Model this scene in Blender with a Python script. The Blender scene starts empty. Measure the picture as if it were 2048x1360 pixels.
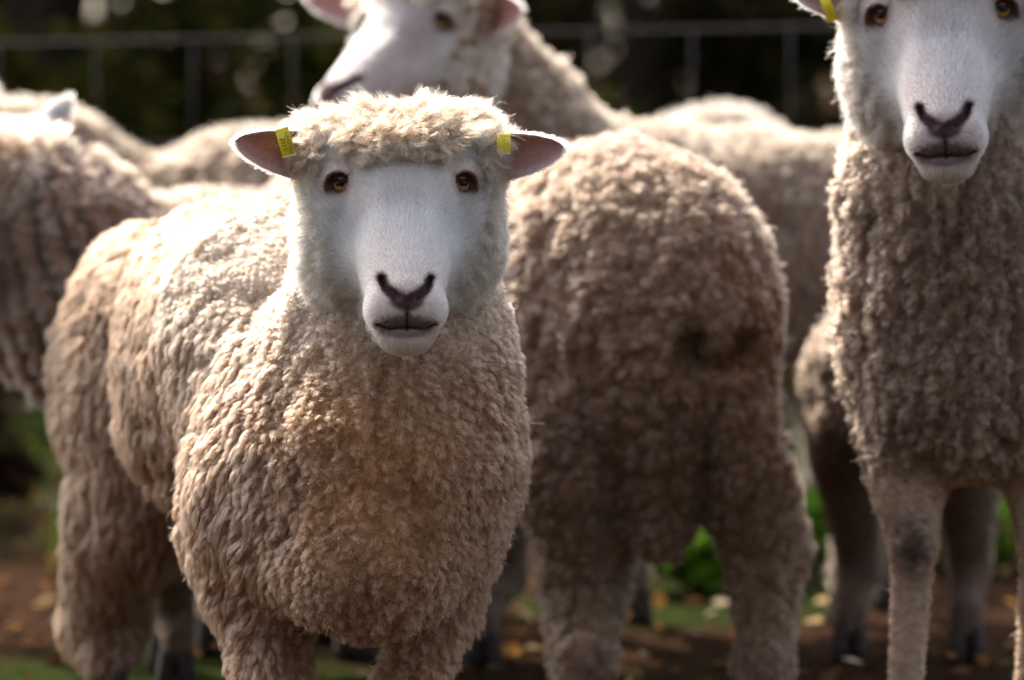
import bpy, math, random
import numpy as np
from mathutils import Matrix, Vector
from math import radians as R

# ------------------------------------------------------------------ camera, sky, sun, exposure
S = bpy.context.scene
CAM_H, HORIZON = 0.92, 130.0
PITCH = math.atan((680.0 - HORIZON) / 8306.0)
FPX = 8306.0
cam_d = bpy.data.cameras.new('camera')
cam = bpy.data.objects.new('camera', cam_d)
S.collection.objects.link(cam)
cam.location = (0, 0, CAM_H)
cam.rotation_euler = (R(90) - PITCH, 0, 0)
cam_d.sensor_width = 36.0
cam_d.lens = 146.0
cam_d.clip_end = 500.0
cam_d.dof.use_dof = True
cam_d.dof.focus_distance = 4.95
cam_d.dof.aperture_fstop = 2.7
S.camera = cam

SUN = Vector((-0.32, 0.60, 0.73)).normalized()
SUN_EL = math.asin(SUN.z)
W = bpy.data.worlds.new('World')
S.world = W
W.use_nodes = True
nt = W.node_tree
sky = nt.nodes.new('ShaderNodeTexSky')
sky.sky_type = 'NISHITA'
sky.sun_disc = False
sky.sun_elevation = SUN_EL
sky.sun_rotation = math.atan2(SUN.x, SUN.y)
sky.air_density = 1.0
sky.dust_density = 4.0
sky.ozone_density = 0.3
hs = nt.nodes.new('ShaderNodeHueSaturation'); hs.inputs['Saturation'].default_value = 0.62
nt.links.new(sky.outputs[0], hs.inputs['Color'])
nt.links.new(hs.outputs[0], nt.nodes['Background'].inputs[0])
nt.nodes['Background'].inputs[1].default_value = 0.15
sun_d = bpy.data.lights.new('sun', 'SUN')
sun_d.energy = 2.45
sun_d.angle = R(0.6)
sun_d.color = (1.0, 0.87, 0.70)
sun = bpy.data.objects.new('sun', sun_d)
S.collection.objects.link(sun)
sun.location = SUN * 30
sun.rotation_euler = SUN.to_track_quat('Z', 'Y').to_euler()

S.view_settings.view_transform = 'Standard'
S.view_settings.look = 'None'
S.view_settings.exposure = 1.33
S.view_settings.gamma = 1.0
S.render.engine = 'CYCLES'
S.cycles.use_denoising = True
try:
    S.cycles.denoiser = 'OPENIMAGEDENOISE'
except Exception:
    pass
S.cycles.max_bounces = 8
S.cycles.diffuse_bounces = 6
S.cycles.transparent_max_bounces = 8
S.cycles.caustics_reflective = False
S.cycles.caustics_refractive = False

DETAIL = 1.0
rng = np.random.default_rng(11)

# ------------------------------------------------------------------ maths helpers
cp, sp_ = math.cos(PITCH), math.sin(PITCH)
def at(px, py, Y):
    """world point on the plane y = Y seen at a photo pixel (2048 wide)"""
    u, v = (px - 1024) / FPX, (680 - py) / FPX
    d = (u, cp + v * sp_, -sp_ + v * cp)
    k = Y / d[1]
    return np.array((d[0] * k, Y, CAM_H + d[2] * k))
def mm(px, Y):
    return px * Y / FPX
def A(*v):
    return np.array(v, float)
def nrm(v):
    return v / np.maximum(np.linalg.norm(v, axis=-1, keepdims=True), 1e-9)
def sstep(a, b, x):
    t = np.clip((x - a) / (b - a), 0, 1)
    return t * t * (3 - 2 * t)

_T = np.random.default_rng(5).random((32, 32, 32)).astype(np.float32)
def vnoise(p, s):
    """value noise at points p (n,3), feature size s, in -1..1"""
    q = p / s
    i = np.floor(q).astype(int)
    f = q - i
    f = f * f * (3 - 2 * f)
    i0, i1 = i % 32, (i + 1) % 32
    def g(a, b, c):
        return _T[a[:, 0], b[:, 1], c[:, 2]]
    x0 = g(i0, i0, i0) * (1 - f[:, 0]) + g(i1, i0, i0) * f[:, 0]
    x1 = g(i0, i1, i0) * (1 - f[:, 0]) + g(i1, i1, i0) * f[:, 0]
    x2 = g(i0, i0, i1) * (1 - f[:, 0]) + g(i1, i0, i1) * f[:, 0]
    x3 = g(i0, i1, i1) * (1 - f[:, 0]) + g(i1, i1, i1) * f[:, 0]
    y0 = x0 * (1 - f[:, 1]) + x1 * f[:, 1]
    y1 = x2 * (1 - f[:, 1]) + x3 * f[:, 1]
    return (y0 * (1 - f[:, 2]) + y1 * f[:, 2]) * 2 - 1
def vnoise3(p, s):
    return np.stack([vnoise(p + o, s) for o in (0.0, 7.31, 13.77)], -1)

def cells(P, size, seed=0):
    """3-D cell pattern: distance to the border of the cell and vector to its centre"""
    q = P / size
    i = np.floor(q).astype(int)
    d1 = np.full(len(P), 9.0); d2 = np.full(len(P), 9.0); v1 = np.zeros_like(P)
    T = np.random.default_rng(77 + seed).random((16, 16, 16, 3))
    for a in (-1, 0, 1):
        for b in (-1, 0, 1):
            for c in (-1, 0, 1):
                j = i + np.array((a, b, c)); m = j % 16
                o = j + T[m[:, 0], m[:, 1], m[:, 2]] - q
                d = np.sqrt((o * o).sum(-1))
                nearer = d < d1
                d2 = np.where(nearer, d1, np.minimum(d2, d))
                v1[nearer] = o[nearer]
                d1 = np.where(nearer, d, d1)
    return d2 - d1, v1

# ------------------------------------------------------------------ implicit surfaces
def smin(a, b, k):
    h = np.clip(0.5 + 0.5 * (b - a) / k, 0, 1)
    return b * (1 - h) + a * h - k * h * (1 - h)
def cone(p0, r0, p1, r1, k=0.03):
    return ('c', np.asarray(p0, float), r0, np.asarray(p1, float), r1, k)
def ell(c, r, yaw=0.0, k=0.05, pitch=0.0):
    """ellipsoid; r = (across, along, up); yaw turns the 'along' (+Y) axis"""
    M = np.array((Matrix.Rotation(yaw, 3, 'Z') @ Matrix.Rotation(pitch, 3, 'X')))
    return ('e', np.asarray(c, float), np.asarray(r, float), M, k)
def evalp(pr, P):
    if pr[0] == 'c':
        _, a, r0, b, r1, k = pr
        ab = b - a
        t = np.clip(((P - a) @ ab) / (ab @ ab), 0, 1)
        d = np.sqrt((((P - a) - t[..., None] * ab) ** 2).sum(-1))
        return d - (r0 + (r1 - r0) * t), k
    _, c, r, M, k = pr
    q = (P - c) @ M
    k0 = np.sqrt(((q / r) ** 2).sum(-1))
    k1 = np.sqrt(((q / (r * r)) ** 2).sum(-1)) + 1e-9
    return k0 * (k0 - 1.0) / k1, k
def field(prims, P):
    f = None
    for pr in prims:
        d, k = evalp(pr, P)
        f = d if f is None else smin(f, d, k)
    return f
def extents(prims, pad):
    lo, hi = np.full(3, 1e9), np.full(3, -1e9)
    for pr in prims:
        if pr[0] == 'c':
            pts = [(pr[1], pr[2]), (pr[3], pr[4])]
        else:
            pts = [(pr[1], pr[2].max())]
        for c, r in pts:
            lo = np.minimum(lo, c - r); hi = np.maximum(hi, c + r)
    return lo - pad, hi + pad
def surface(fn, lo, hi, h):
    """naive surface nets over fn(points) -> verts, quads"""
    n = np.ceil((hi - lo) / h).astype(int) + 1
    ax = [lo[i] + h * np.arange(n[i]) for i in range(3)]
    F = np.empty(n, np.float32)
    for i in range(n[0]):
        Y, Z = np.meshgrid(ax[1], ax[2], indexing='ij')
        P = np.stack([np.full_like(Y, ax[0][i]), Y, Z], -1)
        F[i] = fn(P)
    sgn = F < 0
    c = [slice(0, -1), slice(1, None)]
    cnt = np.zeros(n - 1, int)
    for a in (0, 1):
        for b in (0, 1):
            for d in (0, 1):
                cnt += sgn[c[a], c[b], c[d]]
    act = (cnt > 0) & (cnt < 8)
    idx = -np.ones(n - 1, int)
    I, J, K = np.nonzero(act)
    idx[I, J, K] = np.arange(len(I))
    acc = np.zeros((len(I), 3)); num = np.zeros(len(I))
    cor = [(a, b, d) for a in (0, 1) for b in (0, 1) for d in (0, 1)]
    for u in cor:
        for v in cor:
            if sum(abs(u[q] - v[q]) for q in range(3)) == 1 and u < v:
                f0 = F[I + u[0], J + u[1], K + u[2]]; f1 = F[I + v[0], J + v[1], K + v[2]]
                m = (f0 < 0) != (f1 < 0)
                t = np.where(m, f0 / np.where(m, f0 - f1, 1), 0)
                for q in range(3):
                    acc[:, q] += np.where(m, u[q] + t * (v[q] - u[q]), 0)
                num += m
    V = lo + h * (np.stack([I, J, K], -1) + acc / num[:, None])
    quads = []
    for ax_ in range(3):
        o = [q for q in range(3) if q != ax_]
        s0 = [slice(None)] * 3; s1 = [slice(None)] * 3
        s0[ax_] = slice(0, -1); s1[ax_] = slice(1, None)
        for q in o:
            s0[q] = slice(1, -1); s1[q] = slice(1, -1)
        a, b = sgn[tuple(s0)], sgn[tuple(s1)]
        for flip, m in ((False, a & ~b), (True, ~a & b)):
            X = np.stack(np.nonzero(m), -1)
            if not len(X):
                continue
            for q in o:
                X[:, q] += 1
            def cell(d0, d1):
                Z = X.copy(); Z[:, o[0]] -= d0; Z[:, o[1]] -= d1
                return idx[Z[:, 0], Z[:, 1], Z[:, 2]]
            Q = [cell(1, 1), cell(0, 1), cell(0, 0), cell(1, 0)]
            if flip ^ (ax_ == 1):
                Q = Q[::-1]
            quads.append(np.stack(Q, -1))
    return V, np.concatenate(quads)

# ------------------------------------------------------------------ blender helpers
def link(o, parent=None):
    S.collection.objects.link(o)
    if parent is not None:
        o.parent = parent
    return o
def tag(o, label=None, cat=None, group=None, kind=None):
    if label: o['label'] = label
    if cat: o['category'] = cat
    if group: o['group'] = group
    if kind: o['kind'] = kind
    return o
def mesh_obj(name, V, F, mat, parent=None, col=None, smooth=True, mats=None, midx=None):
    me = bpy.data.meshes.new(name)
    V = np.asarray(V, np.float32)
    if isinstance(F, np.ndarray) and F.ndim == 2:
        k = F.shape[1]
        me.vertices.add(len(V)); me.vertices.foreach_set('co', V.ravel())
        me.loops.add(F.size); me.loops.foreach_set('vertex_index', F.ravel().astype(np.int32))
        me.polygons.add(len(F))
        me.polygons.foreach_set('loop_start', (np.arange(len(F)) * k).astype(np.int32))
        me.update(calc_edges=True)
    else:
        me.from_pydata([tuple(map(float, v)) for v in V], [], [tuple(map(int, f)) for f in F])
    if smooth:
        me.polygons.foreach_set('use_smooth', np.ones(len(me.polygons), bool))
    if col is not None:
        a = me.attributes.new('tint', 'FLOAT_COLOR', 'POINT')
        c = np.ones((len(V), 4), np.float32); c[:, :3] = col
        a.data.foreach_set('color', c.ravel())
    me.materials.append(mat)
    me.validate()
    o = bpy.data.objects.new(name, me)
    return link(o, parent)
def join(parts):
    V, F, n = [], [], 0
    for v, f in parts:
        V.append(np.asarray(v, float)); F.append(np.asarray(f) + n); n += len(v)
    return np.concatenate(V), np.concatenate(F)
def tube_vf(P, r, k=6, cap=True):
    P = np.asarray(P, float); n = len(P)
    r = np.broadcast_to(np.asarray(r, float), (n,))
    T = nrm(np.gradient(P, axis=0))
    up = A(0, 0, 1) if abs(T[0, 2]) < 0.9 else A(1, 0, 0)
    V = []
    for i in range(n):
        a = nrm(np.cross(T[i], up)); b = np.cross(T[i], a)
        an = np.arange(k) * 2 * math.pi / k
        V.append(P[i] + r[i] * (np.cos(an)[:, None] * a + np.sin(an)[:, None] * b))
    V = np.concatenate(V)
    F = [(i * k + j, i * k + (j + 1) % k, (i + 1) * k + (j + 1) % k, (i + 1) * k + j) for i in range(n - 1) for j in range(k)]
    if cap:
        V = np.concatenate([V, P[:1], P[-1:]])
        a, b = n * k, n * k + 1
        F += [(a, (j + 1) % k, j, j) for j in range(k)]
        F += [(b, (n - 1) * k + j, (n - 1) * k + (j + 1) % k, (n - 1) * k + (j + 1) % k) for j in range(k)]
    return V, F
def fix(F):
    out = []
    for f in F:
        g = []
        for i in f:
            if i not in g: g.append(int(i))
        out.append(tuple(g))
    return out

def new_mat(name):
    m = bpy.data.materials.new(name); m.use_nodes = True
    n = m.node_tree.nodes; n.clear()
    out = n.new('ShaderNodeOutputMaterial')
    return m, n, m.node_tree.links, out
def fibre_mat(name, trans=0.35, rough=0.55, spec=0.0):
    m, n, l, out = new_mat(name)
    at_ = n.new('ShaderNodeAttribute'); at_.attribute_name = 'tint'
    d = n.new('ShaderNodeBsdfDiffuse'); t = n.new('ShaderNodeBsdfTranslucent')
    l.new(at_.outputs['Color'], d.inputs[0]); l.new(at_.outputs['Color'], t.inputs[0])
    mx = n.new('ShaderNodeMixShader'); mx.inputs[0].default_value = trans
    l.new(d.outputs[0], mx.inputs[1]); l.new(t.outputs[0], mx.inputs[2])
    g = n.new('ShaderNodeBsdfGlossy'); g.inputs['Roughness'].default_value = rough
    g.inputs['Color'].default_value = (1, 1, 1, 1)
    m2 = n.new('ShaderNodeMixShader'); m2.inputs[0].default_value = spec
    l.new(mx.outputs[0], m2.inputs[1]); l.new(g.outputs[0], m2.inputs[2])
    l.new(m2.outputs[0], out.inputs[0])
    return m
def tint_mat(name, rough=0.8, sub=0.0, bump=0.0, bscale=200.0):
    m, n, l, out = new_mat(name)
    at_ = n.new('ShaderNodeAttribute'); at_.attribute_name = 'tint'
    p = n.new('ShaderNodeBsdfPrincipled'); p.inputs['Roughness'].default_value = rough
    l.new(at_.outputs['Color'], p.inputs['Base Color'])
    p.inputs['Specular IOR Level'].default_value = 0.3
    if bump:
        tc = n.new('ShaderNodeTexCoord'); nz = n.new('ShaderNodeTexNoise'); nz.inputs['Scale'].default_value = bscale
        b = n.new('ShaderNodeBump'); b.inputs['Strength'].default_value = bump; b.inputs['Distance'].default_value = 0.004
        l.new(tc.outputs['Object'], nz.inputs['Vector']); l.new(nz.outputs[0], b.inputs['Height']); l.new(b.outputs[0], p.inputs['Normal'])
    l.new(p.outputs[0], out.inputs[0])
    return m
def plain_mat(name, c, rough=0.5, metal=0.0, spec=0.5, var=0.0, vscale=40.0, trans=0.0):
    m, n, l, out = new_mat(name)
    p = n.new('ShaderNodeBsdfPrincipled')
    p.inputs['Roughness'].default_value = rough; p.inputs['Metallic'].default_value = metal
    p.inputs['Specular IOR Level'].default_value = spec
    p.inputs['Base Color'].default_value = (*c, 1)
    if var:
        tc = n.new('ShaderNodeTexCoord'); nz = n.new('ShaderNodeTexNoise'); nz.inputs['Scale'].default_value = vscale
        nz.inputs['Detail'].default_value = 5
        r = n.new('ShaderNodeValToRGB')
        r.color_ramp.elements[0].position = 0.3; r.color_ramp.elements[1].position = 0.7
        r.color_ramp.elements[0].color = (*[x * (1 - var) for x in c], 1)
        r.color_ramp.elements[1].color = (*[min(1, x * (1 + var)) for x in c], 1)
        l.new(tc.outputs['Object'], nz.inputs['Vector']); l.new(nz.outputs[0], r.inputs[0]); l.new(r.outputs[0], p.inputs['Base Color'])
    l.new(p.outputs[0], out.inputs[0])
    return m

def hair_mat(name, rough=.5, radial=.6, gam=1.0):
    m, n, l, out = new_mat(name)
    a = n.new('ShaderNodeAttribute'); a.attribute_name = 'tint'
    g = n.new('ShaderNodeGamma'); g.inputs[1].default_value = gam
    h = n.new('ShaderNodeBsdfHairPrincipled'); h.parametrization = 'COLOR'
    h.inputs['Roughness'].default_value = rough; h.inputs['Radial Roughness'].default_value = radial
    l.new(a.outputs['Color'], g.inputs[0]); l.new(g.outputs[0], h.inputs['Color']); l.new(h.outputs[0], out.inputs[0])
    return m
M_WOOL = hair_mat('wool_fibre', .5, .6, 1.75)
M_FUR = hair_mat('short_hair', .45, .6, 1.15)
M_SKIN = tint_mat('sheep_skin', 0.85, bump=0.4)
M_HORNY = plain_mat('hoof_horn', (0.03, 0.02, 0.016), 0.85, var=0.3)

# ------------------------------------------------------------------ fibres
def add_curves(name, P, rad, col, mat, parent):
    """P (n, k, 3) fibre points, rad (n,) or (n,k), col (n,3)"""
    n, k = P.shape[:2]
    hc = bpy.data.hair_curves.new(name)
    hc.add_curves([k] * n)
    hc.attributes['position'].data.foreach_set('vector', P.astype(np.float32).ravel())
    ra = hc.attributes.get('radius') or hc.attributes.new('radius', 'FLOAT', 'POINT')
    if rad.ndim == 1:
        rad = rad[:, None] * np.linspace(1, 0.45, k)[None]
    ra.data.foreach_set('value', rad.astype(np.float32).ravel())
    ca = hc.attributes.new('tint', 'FLOAT_COLOR', 'CURVE')
    c = np.ones((n, 4), np.float32); c[:, :3] = np.clip(col, 0.004, 0.95)
    ca.data.foreach_set('color', c.ravel())
    hc.materials.append(mat)
    o = bpy.data.objects.new(name, hc)
    return link(o, parent)

class Skin:
    """triangles with vertex normals, for scattering roots"""
    def __init__(s, V, Q):
        T = np.concatenate([Q[:, [0, 1, 2]], Q[:, [0, 2, 3]]])
        s.V, s.T = V, T
        a, b, c = V[T[:, 0]], V[T[:, 1]], V[T[:, 2]]
        fn = np.cross(b - a, c - a)
        s.area = 0.5 * np.linalg.norm(fn, axis=1)
        N = np.zeros_like(V)
        for i in range(3):
            np.add.at(N, T[:, i], fn)
        s.N = nrm(N)
        s.C = (a + b + c) / 3
        s.FN = nrm(fn)
    def sample(s, dens, r):
        """dens (ntri,) points per m2"""
        e = s.area * dens
        n = np.floor(e + r.random(len(e))).astype(int)
        t = np.repeat(np.arange(len(e)), n)
        u, v = r.random(len(t)), r.random(len(t))
        m = u + v > 1
        u[m], v[m] = 1 - u[m], 1 - v[m]
        w = 1 - u - v
        T = s.T[t]
        P = s.V[T[:, 0]] * w[:, None] + s.V[T[:, 1]] * u[:, None] + s.V[T[:, 2]] * v[:, None]
        N = nrm(s.N[T[:, 0]] * w[:, None] + s.N[T[:, 1]] * u[:, None] + s.N[T[:, 2]] * v[:, None])
        return P, N

def locks(P, N, D, L, Wd, nf, k, rad, col, r, lift=0.5, curl=0.25, waves=1.6, tipw=0.3, fvar=0.22, fly=0.0, jt=.55, stray=.012):
    """wool locks: P roots, N normals, D lying direction, L lengths, Wd widths -> fibre points (n*nf,k,3), radii, colours"""
    n = len(P)
    D = nrm(D - (D * N).sum(-1, keepdims=True) * N)
    B = np.cross(N, D)
    s = np.linspace(0, 1, k)
    L = np.broadcast_to(L, (n,)); Wd = np.broadcast_to(Wd, (n,)); lift = np.broadcast_to(lift, (n,))
    hN = lift[:, None] * (s * (1.55 - 0.75 * s))[None]
    hD = np.sqrt(np.clip(1 - lift ** 2, 0.05, 1))[:, None] * (0.25 * s + 0.75 * s * s)[None]
    axis = P[:, None] + L[:, None, None] * (hN[..., None] * N[:, None] + hD[..., None] * D[:, None])
    ph = r.random(n) * 6.28
    fr = waves * (0.8 + 0.4 * r.random(n))
    am = (Wd * curl)[:, None] * s[None]
    wv = np.sin(fr[:, None] * 6.28 * s[None] + ph[:, None])
    wv2 = np.cos(fr[:, None] * 6.28 * s[None] + ph[:, None] * 1.3)
    axis = axis + (am * wv)[..., None] * B[:, None] + (am * 0.7 * wv2)[..., None] * N[:, None]
    # fibre offsets in a disc
    rr = np.sqrt(r.random((n, nf))); th = r.random((n, nf)) * 6.28
    ox, oy = rr * np.cos(th), rr * np.sin(th)
    prof = np.where(s < 0.6, 1.0, 1.0 - (1 - tipw) * (np.maximum(s - 0.6, 0) / 0.4) ** 1.6)
    flare = 1 + fly * r.random((n, nf))
    off = (Wd * 0.62)[:, None, None, None] * (
        (ox * flare)[:, :, None, None] * prof[None, None, :, None] * B[:, None, None]
        + (oy * flare)[:, :, None, None] * prof[None, None, :, None]
        * ((1 - s)[None, None, :, None] * D[:, None, None] + s[None, None, :, None] * N[:, None, None] * 0.8))
    # a dome-shaped tip: outer fibres shorter
    ln = 1 - 0.28 * rr ** 2 + 0.1 * (r.random((n, nf)) - 0.5)
    F = P[:, None, None] + (axis - P[:, None])[:, None] * ln[:, :, None, None] + off
    jit = (r.random((n, nf, 1, 3)) - 0.5) * (Wd * jt)[:, None, None, None] * s[None, None, :, None]
    jit = jit + r.standard_normal((n, nf, 1, 3)) * np.minimum(Wd * 1.1, .0075)[:, None, None, None] * (r.random((n, nf, 1, 1)) < stray) * (s ** 1.5)[None, None, :, None]
    jit = jit + r.standard_normal((n, nf, k, 3)) * (Wd * .045)[:, None, None, None]
    F = F + jit
    F[:, :, 0] -= N[:, None] * 0.003
    cf = col[:, None] * (1 + fvar * (r.random((n, nf, 1)) * 2 - 1))
    ra = np.broadcast_to(np.asarray(rad), (n,))
    ra = np.repeat(ra, nf) * (0.8 + 0.4 * r.random(n * nf))
    return F.reshape(n * nf, k, 3), ra, cf.reshape(n * nf, 3)

CAMP = A(0, 0, CAM_H)
def facing(C, N):
    v = nrm(CAMP - C)
    return (v * N).sum(-1)

# ------------------------------------------------------------------ sheep head (local frame: forward -Y, up +Z, origin between the eyes)
NOSE = [(-.0285, -.104), (-.0240, -.115), (-.013, -.124), (0, -.1295), (.013, -.124), (.0240, -.115), (.0285, -.104)]
MOUTH = [(-.034, -.1570), (-.020, -.1622), (0, -.1600), (.020, -.1622), (.034, -.1570)]
def polyd(x, z, pts):
    d = np.full(np.shape(x), 1e3)
    for (x0, z0), (x1, z1) in zip(pts[:-1], pts[1:]):
        ax_, az = x1 - x0, z1 - z0
        t = np.clip(((x - x0) * ax_ + (z - z0) * az) / (ax_ * ax_ + az * az), 0, 1)
        d = np.minimum(d, np.hypot(x - x0 - t * ax_, z - z0 - t * az))
    return d
HEADP = [
    cone((0, -.102, -.132), .0445, (0, -.012, -.048), .058, .03),
    ell((0, .050, .005), (.083, .095, .078), 0, .03),
    cone((0, -.085, -.160), .027, (0, .045, -.100), .055, .03),
    ell((.040, .040, -.080), (.046, .070, .060), 0, .03),
    ell((-.040, .040, -.080), (.046, .070, .060), 0, .03),
    ell((.018, -.112, -.142), (.028, .027, .024), 0, .018),
    ell((-.018, -.112, -.142), (.028, .027, .024), 0, .018),
    ell((0, -.108, -.168), (.032, .031, .024), 0, .012),
    cone((.074, .004, .020), .013, (.080, .03, .012), .013, .014),
    cone((-.074, .004, .020), .013, (-.080, .03, .012), .013, .014),
]
HEADW = HEADP + [  # woolly cap
    ell((.058, .058, .043), (.054, .060, .040), 0, .02),
    ell((-.060, .058, .042), (.054, .060, .040), 0, .02),
    ell((.004, .030, .036), (.046, .050, .032), 0, .02),
    ell((.082, .06, -.01), (.030, .05, .07), 0, .03),
    ell((-.082, .06, -.01), (.030, .05, .07), 0, .03),
    ell((.074, .055, -.072), (.042, .052, .074), 0, .03),
    ell((-.076, .055, -.072), (.042, .052, .074), 0, .03),
]
EYE_AX = {s: nrm(A(s * .66, -.74, .08)) for s in (-1, 1)}
def head_field(P):
    f = field(HEADW, P)
    x, y, z = P[..., 0], P[..., 1], P[..., 2]
    nz_ = vnoise(P.reshape(-1, 3) + 3.3, .034).reshape(x.shape) * .008 + vnoise(P.reshape(-1, 3), .018).reshape(x.shape) * .004
    f = f - nz_ * sstep(.020, .045, z) * (1 - .0)
    f = f + .012 * np.exp(-((x - .016) / .012) ** 2) * sstep(.05, .08, z) * sstep(.10, .02, y)
    front = sstep(-.075, -.11, y)
    f = f + .0110 * np.exp(-(polyd(x, z, NOSE[:3]) / .0042) ** 2) * front
    f = f + .0110 * np.exp(-(polyd(x, z, NOSE[4:]) / .0042) ** 2) * front
    f = f + .0035 * np.exp(-(polyd(x, z, [(0, -.126), (0, -.163)]) / .0026) ** 2) * front
    f = f + .006 * np.exp(-(polyd(x, z, MOUTH) / .0026) ** 2) * sstep(-.05, -.08, y)
    for s in (-1, 1):
        f = f + .0045 * np.exp(-(((P - A(s * .056, -.040, -.045)) / A(.016, .03, .030)) ** 2).sum(-1))
        f = f - .0030 * np.exp(-(((P - A(s * .030, -.060, -.035)) / A(.010, .04, .045)) ** 2).sum(-1))
        e = EYE_AX[s]; c = EYE_C[s]
        q = P - c
        a = q @ e
        up = nrm(A(0, 0, 1) - e * e[2]); rt = np.cross(up, e) * s   # rt points to the nose side
        u, v = q @ rt, q @ up
        u2 = u * .80 + v * -.60; v2 = u * .60 + v * .80
        m = np.exp(-(((u2 - .0015) / .0150) ** 2 + (v2 / .0094) ** 2) ** 2)
        f = f + .011 * m * (np.abs(a) < .035)
        ring = np.sqrt((u2 / .0195) ** 2 + (v2 / .0135) ** 2)
        f = f - (.0018 + .0030 * (v2 > 0)) * np.exp(-((ring - 1.0) / .22) ** 2) * (np.abs(a) < .035)
    return f
EYE_C = {}
for s_ in (-1, 1):
    t_ = np.linspace(0, .08, 400)
    p_ = A(s_ * .052, .022, .002) + t_[:, None] * EYE_AX[s_]
    f_ = field(HEADW, p_)
    EYE_C[s_] = p_[np.argmax(f_ > 0)]

def fur_line(p):
    """> 0 : woolly part of the head, < 0 : short haired face"""
    x, y, z = p[:, 0], p[:, 1], p[:, 2]
    top = (z - .022 - .35 * np.maximum(np.abs(x) - .045, 0) * 3.0 * (np.abs(x) < .1)) + (y + .012) * .5
    side = (y - .003) - .25 * np.maximum(-z - .05, 0)
    side2 = (np.abs(x) - (.091 + .24 * np.minimum(z, 0))) * .7
    side = np.maximum(side, np.where((y > -.075) & (z > -.16), side2, -1))
    under = (-z - .150 - .0) + (y + .045) * 1.1
    w = np.maximum(np.maximum(top, side), np.where(y > -.06, under, -1))
    return w
def dark_mask(p):
    x, y, z = p[:, 0], p[:, 1], p[:, 2]
    fr = sstep(-.06, -.09, y)
    dn = polyd(x, z, NOSE)
    wd = 1.0 - .45 * np.clip(np.abs(x) / .033, 0, 1) ** 1.5
    dn = dn + vnoise(p, .0035) * .0016
    n = sstep(.0130 * wd, .0055 * wd, dn)
    pad = sstep(.014, .007, polyd(x, z, [(-.010, -.127), (0, -.132), (.010, -.127)])) * .95
    ph = sstep(.009, .0025, polyd(x, z, [(0, -.134), (0, -.163)])) * .75
    lip = sstep(.019, .004, polyd(x, z, [(-.023, -.159), (0, -.152), (.023, -.159)]) + vnoise(p, .004) * .003) * .88
    chin = sstep(.0080, .002, polyd(x, z, [(-.020, -.166), (0, -.168), (.020, -.166)])) * .75
    slit = sstep(.0030, .0012, np.minimum(polyd(x, z, MOUTH), polyd(x, z, [(0, -.134), (0, -.163)])))
    m = np.max([n, pad, ph, lip, chin, slit], 0) * fr
    eye = np.zeros(len(p))
    for s in (-1, 1):
        e = EYE_AX[s]; q = p - EYE_C[s]
        up = nrm(A(0, 0, 1) - e * e[2]); rt = np.cross(up, e) * s
        u, v = q @ rt, q @ up
        u2 = u * .80 + v * -.60; v2 = u * .60 + v * .80
        rr = np.sqrt(((u2 - .0015) / .0185) ** 2 + ((v2 - .0008) / .0112) ** 2)
        e1 = sstep(1.15, .92, rr) * (np.abs(q @ e) < .03)
        tear = sstep(.0042, .0012, np.hypot(u - .020, (v + .024) * .6)) * (.6 if s < 0 else .25)
        eye = np.maximum(eye, np.maximum(e1, tear * (np.abs(q @ e) < .03)))
    return m, eye
def head_colour(p, white):
    m, eye = dark_mask(p)
    c = np.broadcast_to(white, (len(p), 3)).copy()
    x, y, z = p[:, 0], p[:, 1], p[:, 2]
    pinkish = sstep(.03, .0, np.abs(np.abs(x) - .055)) * sstep(-.06, -.02, z) * sstep(.03, .01, z) * .10
    c = c * (1 - pinkish[:, None]) + A(.62, .45, .38) * pinkish[:, None]
    ch = sstep(-.176, -.188, z)[:, None] * .45
    c = c * (1 - ch) + A(.55, .47, .28) * ch
    c = c * (1 + .07 * vnoise(p, .022) + .04 * vnoise(p, .007))[:, None]
    br = np.clip(sstep(.016, .032, np.abs(x)) * sstep(.075, .055, np.abs(x)) * sstep(.0, -.03, z) * sstep(-.13, -.09, z) * (.6 + .6 * vnoise(p, .03)), 0, 1)[:, None] * .30
    c = c * (1 - br) + A(.66, .50, .44) * br
    nc = A(.045, .022, .026) + A(.10, .045, .045) * np.clip(vnoise(p, .006) * .8 + .1, 0, 1)[:, None]
    c = c * (1 - m[:, None]) + nc * m[:, None]
    c = c * (1 - eye[:, None]) + A(.07, .03, .028) * eye[:, None]
    return c, np.maximum(m, eye)

HV, HQ = surface(head_field, A(-.135, -.17, -.215), A(.135, .165, .13), .0027)
HS = Skin(HV, HQ)

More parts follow.
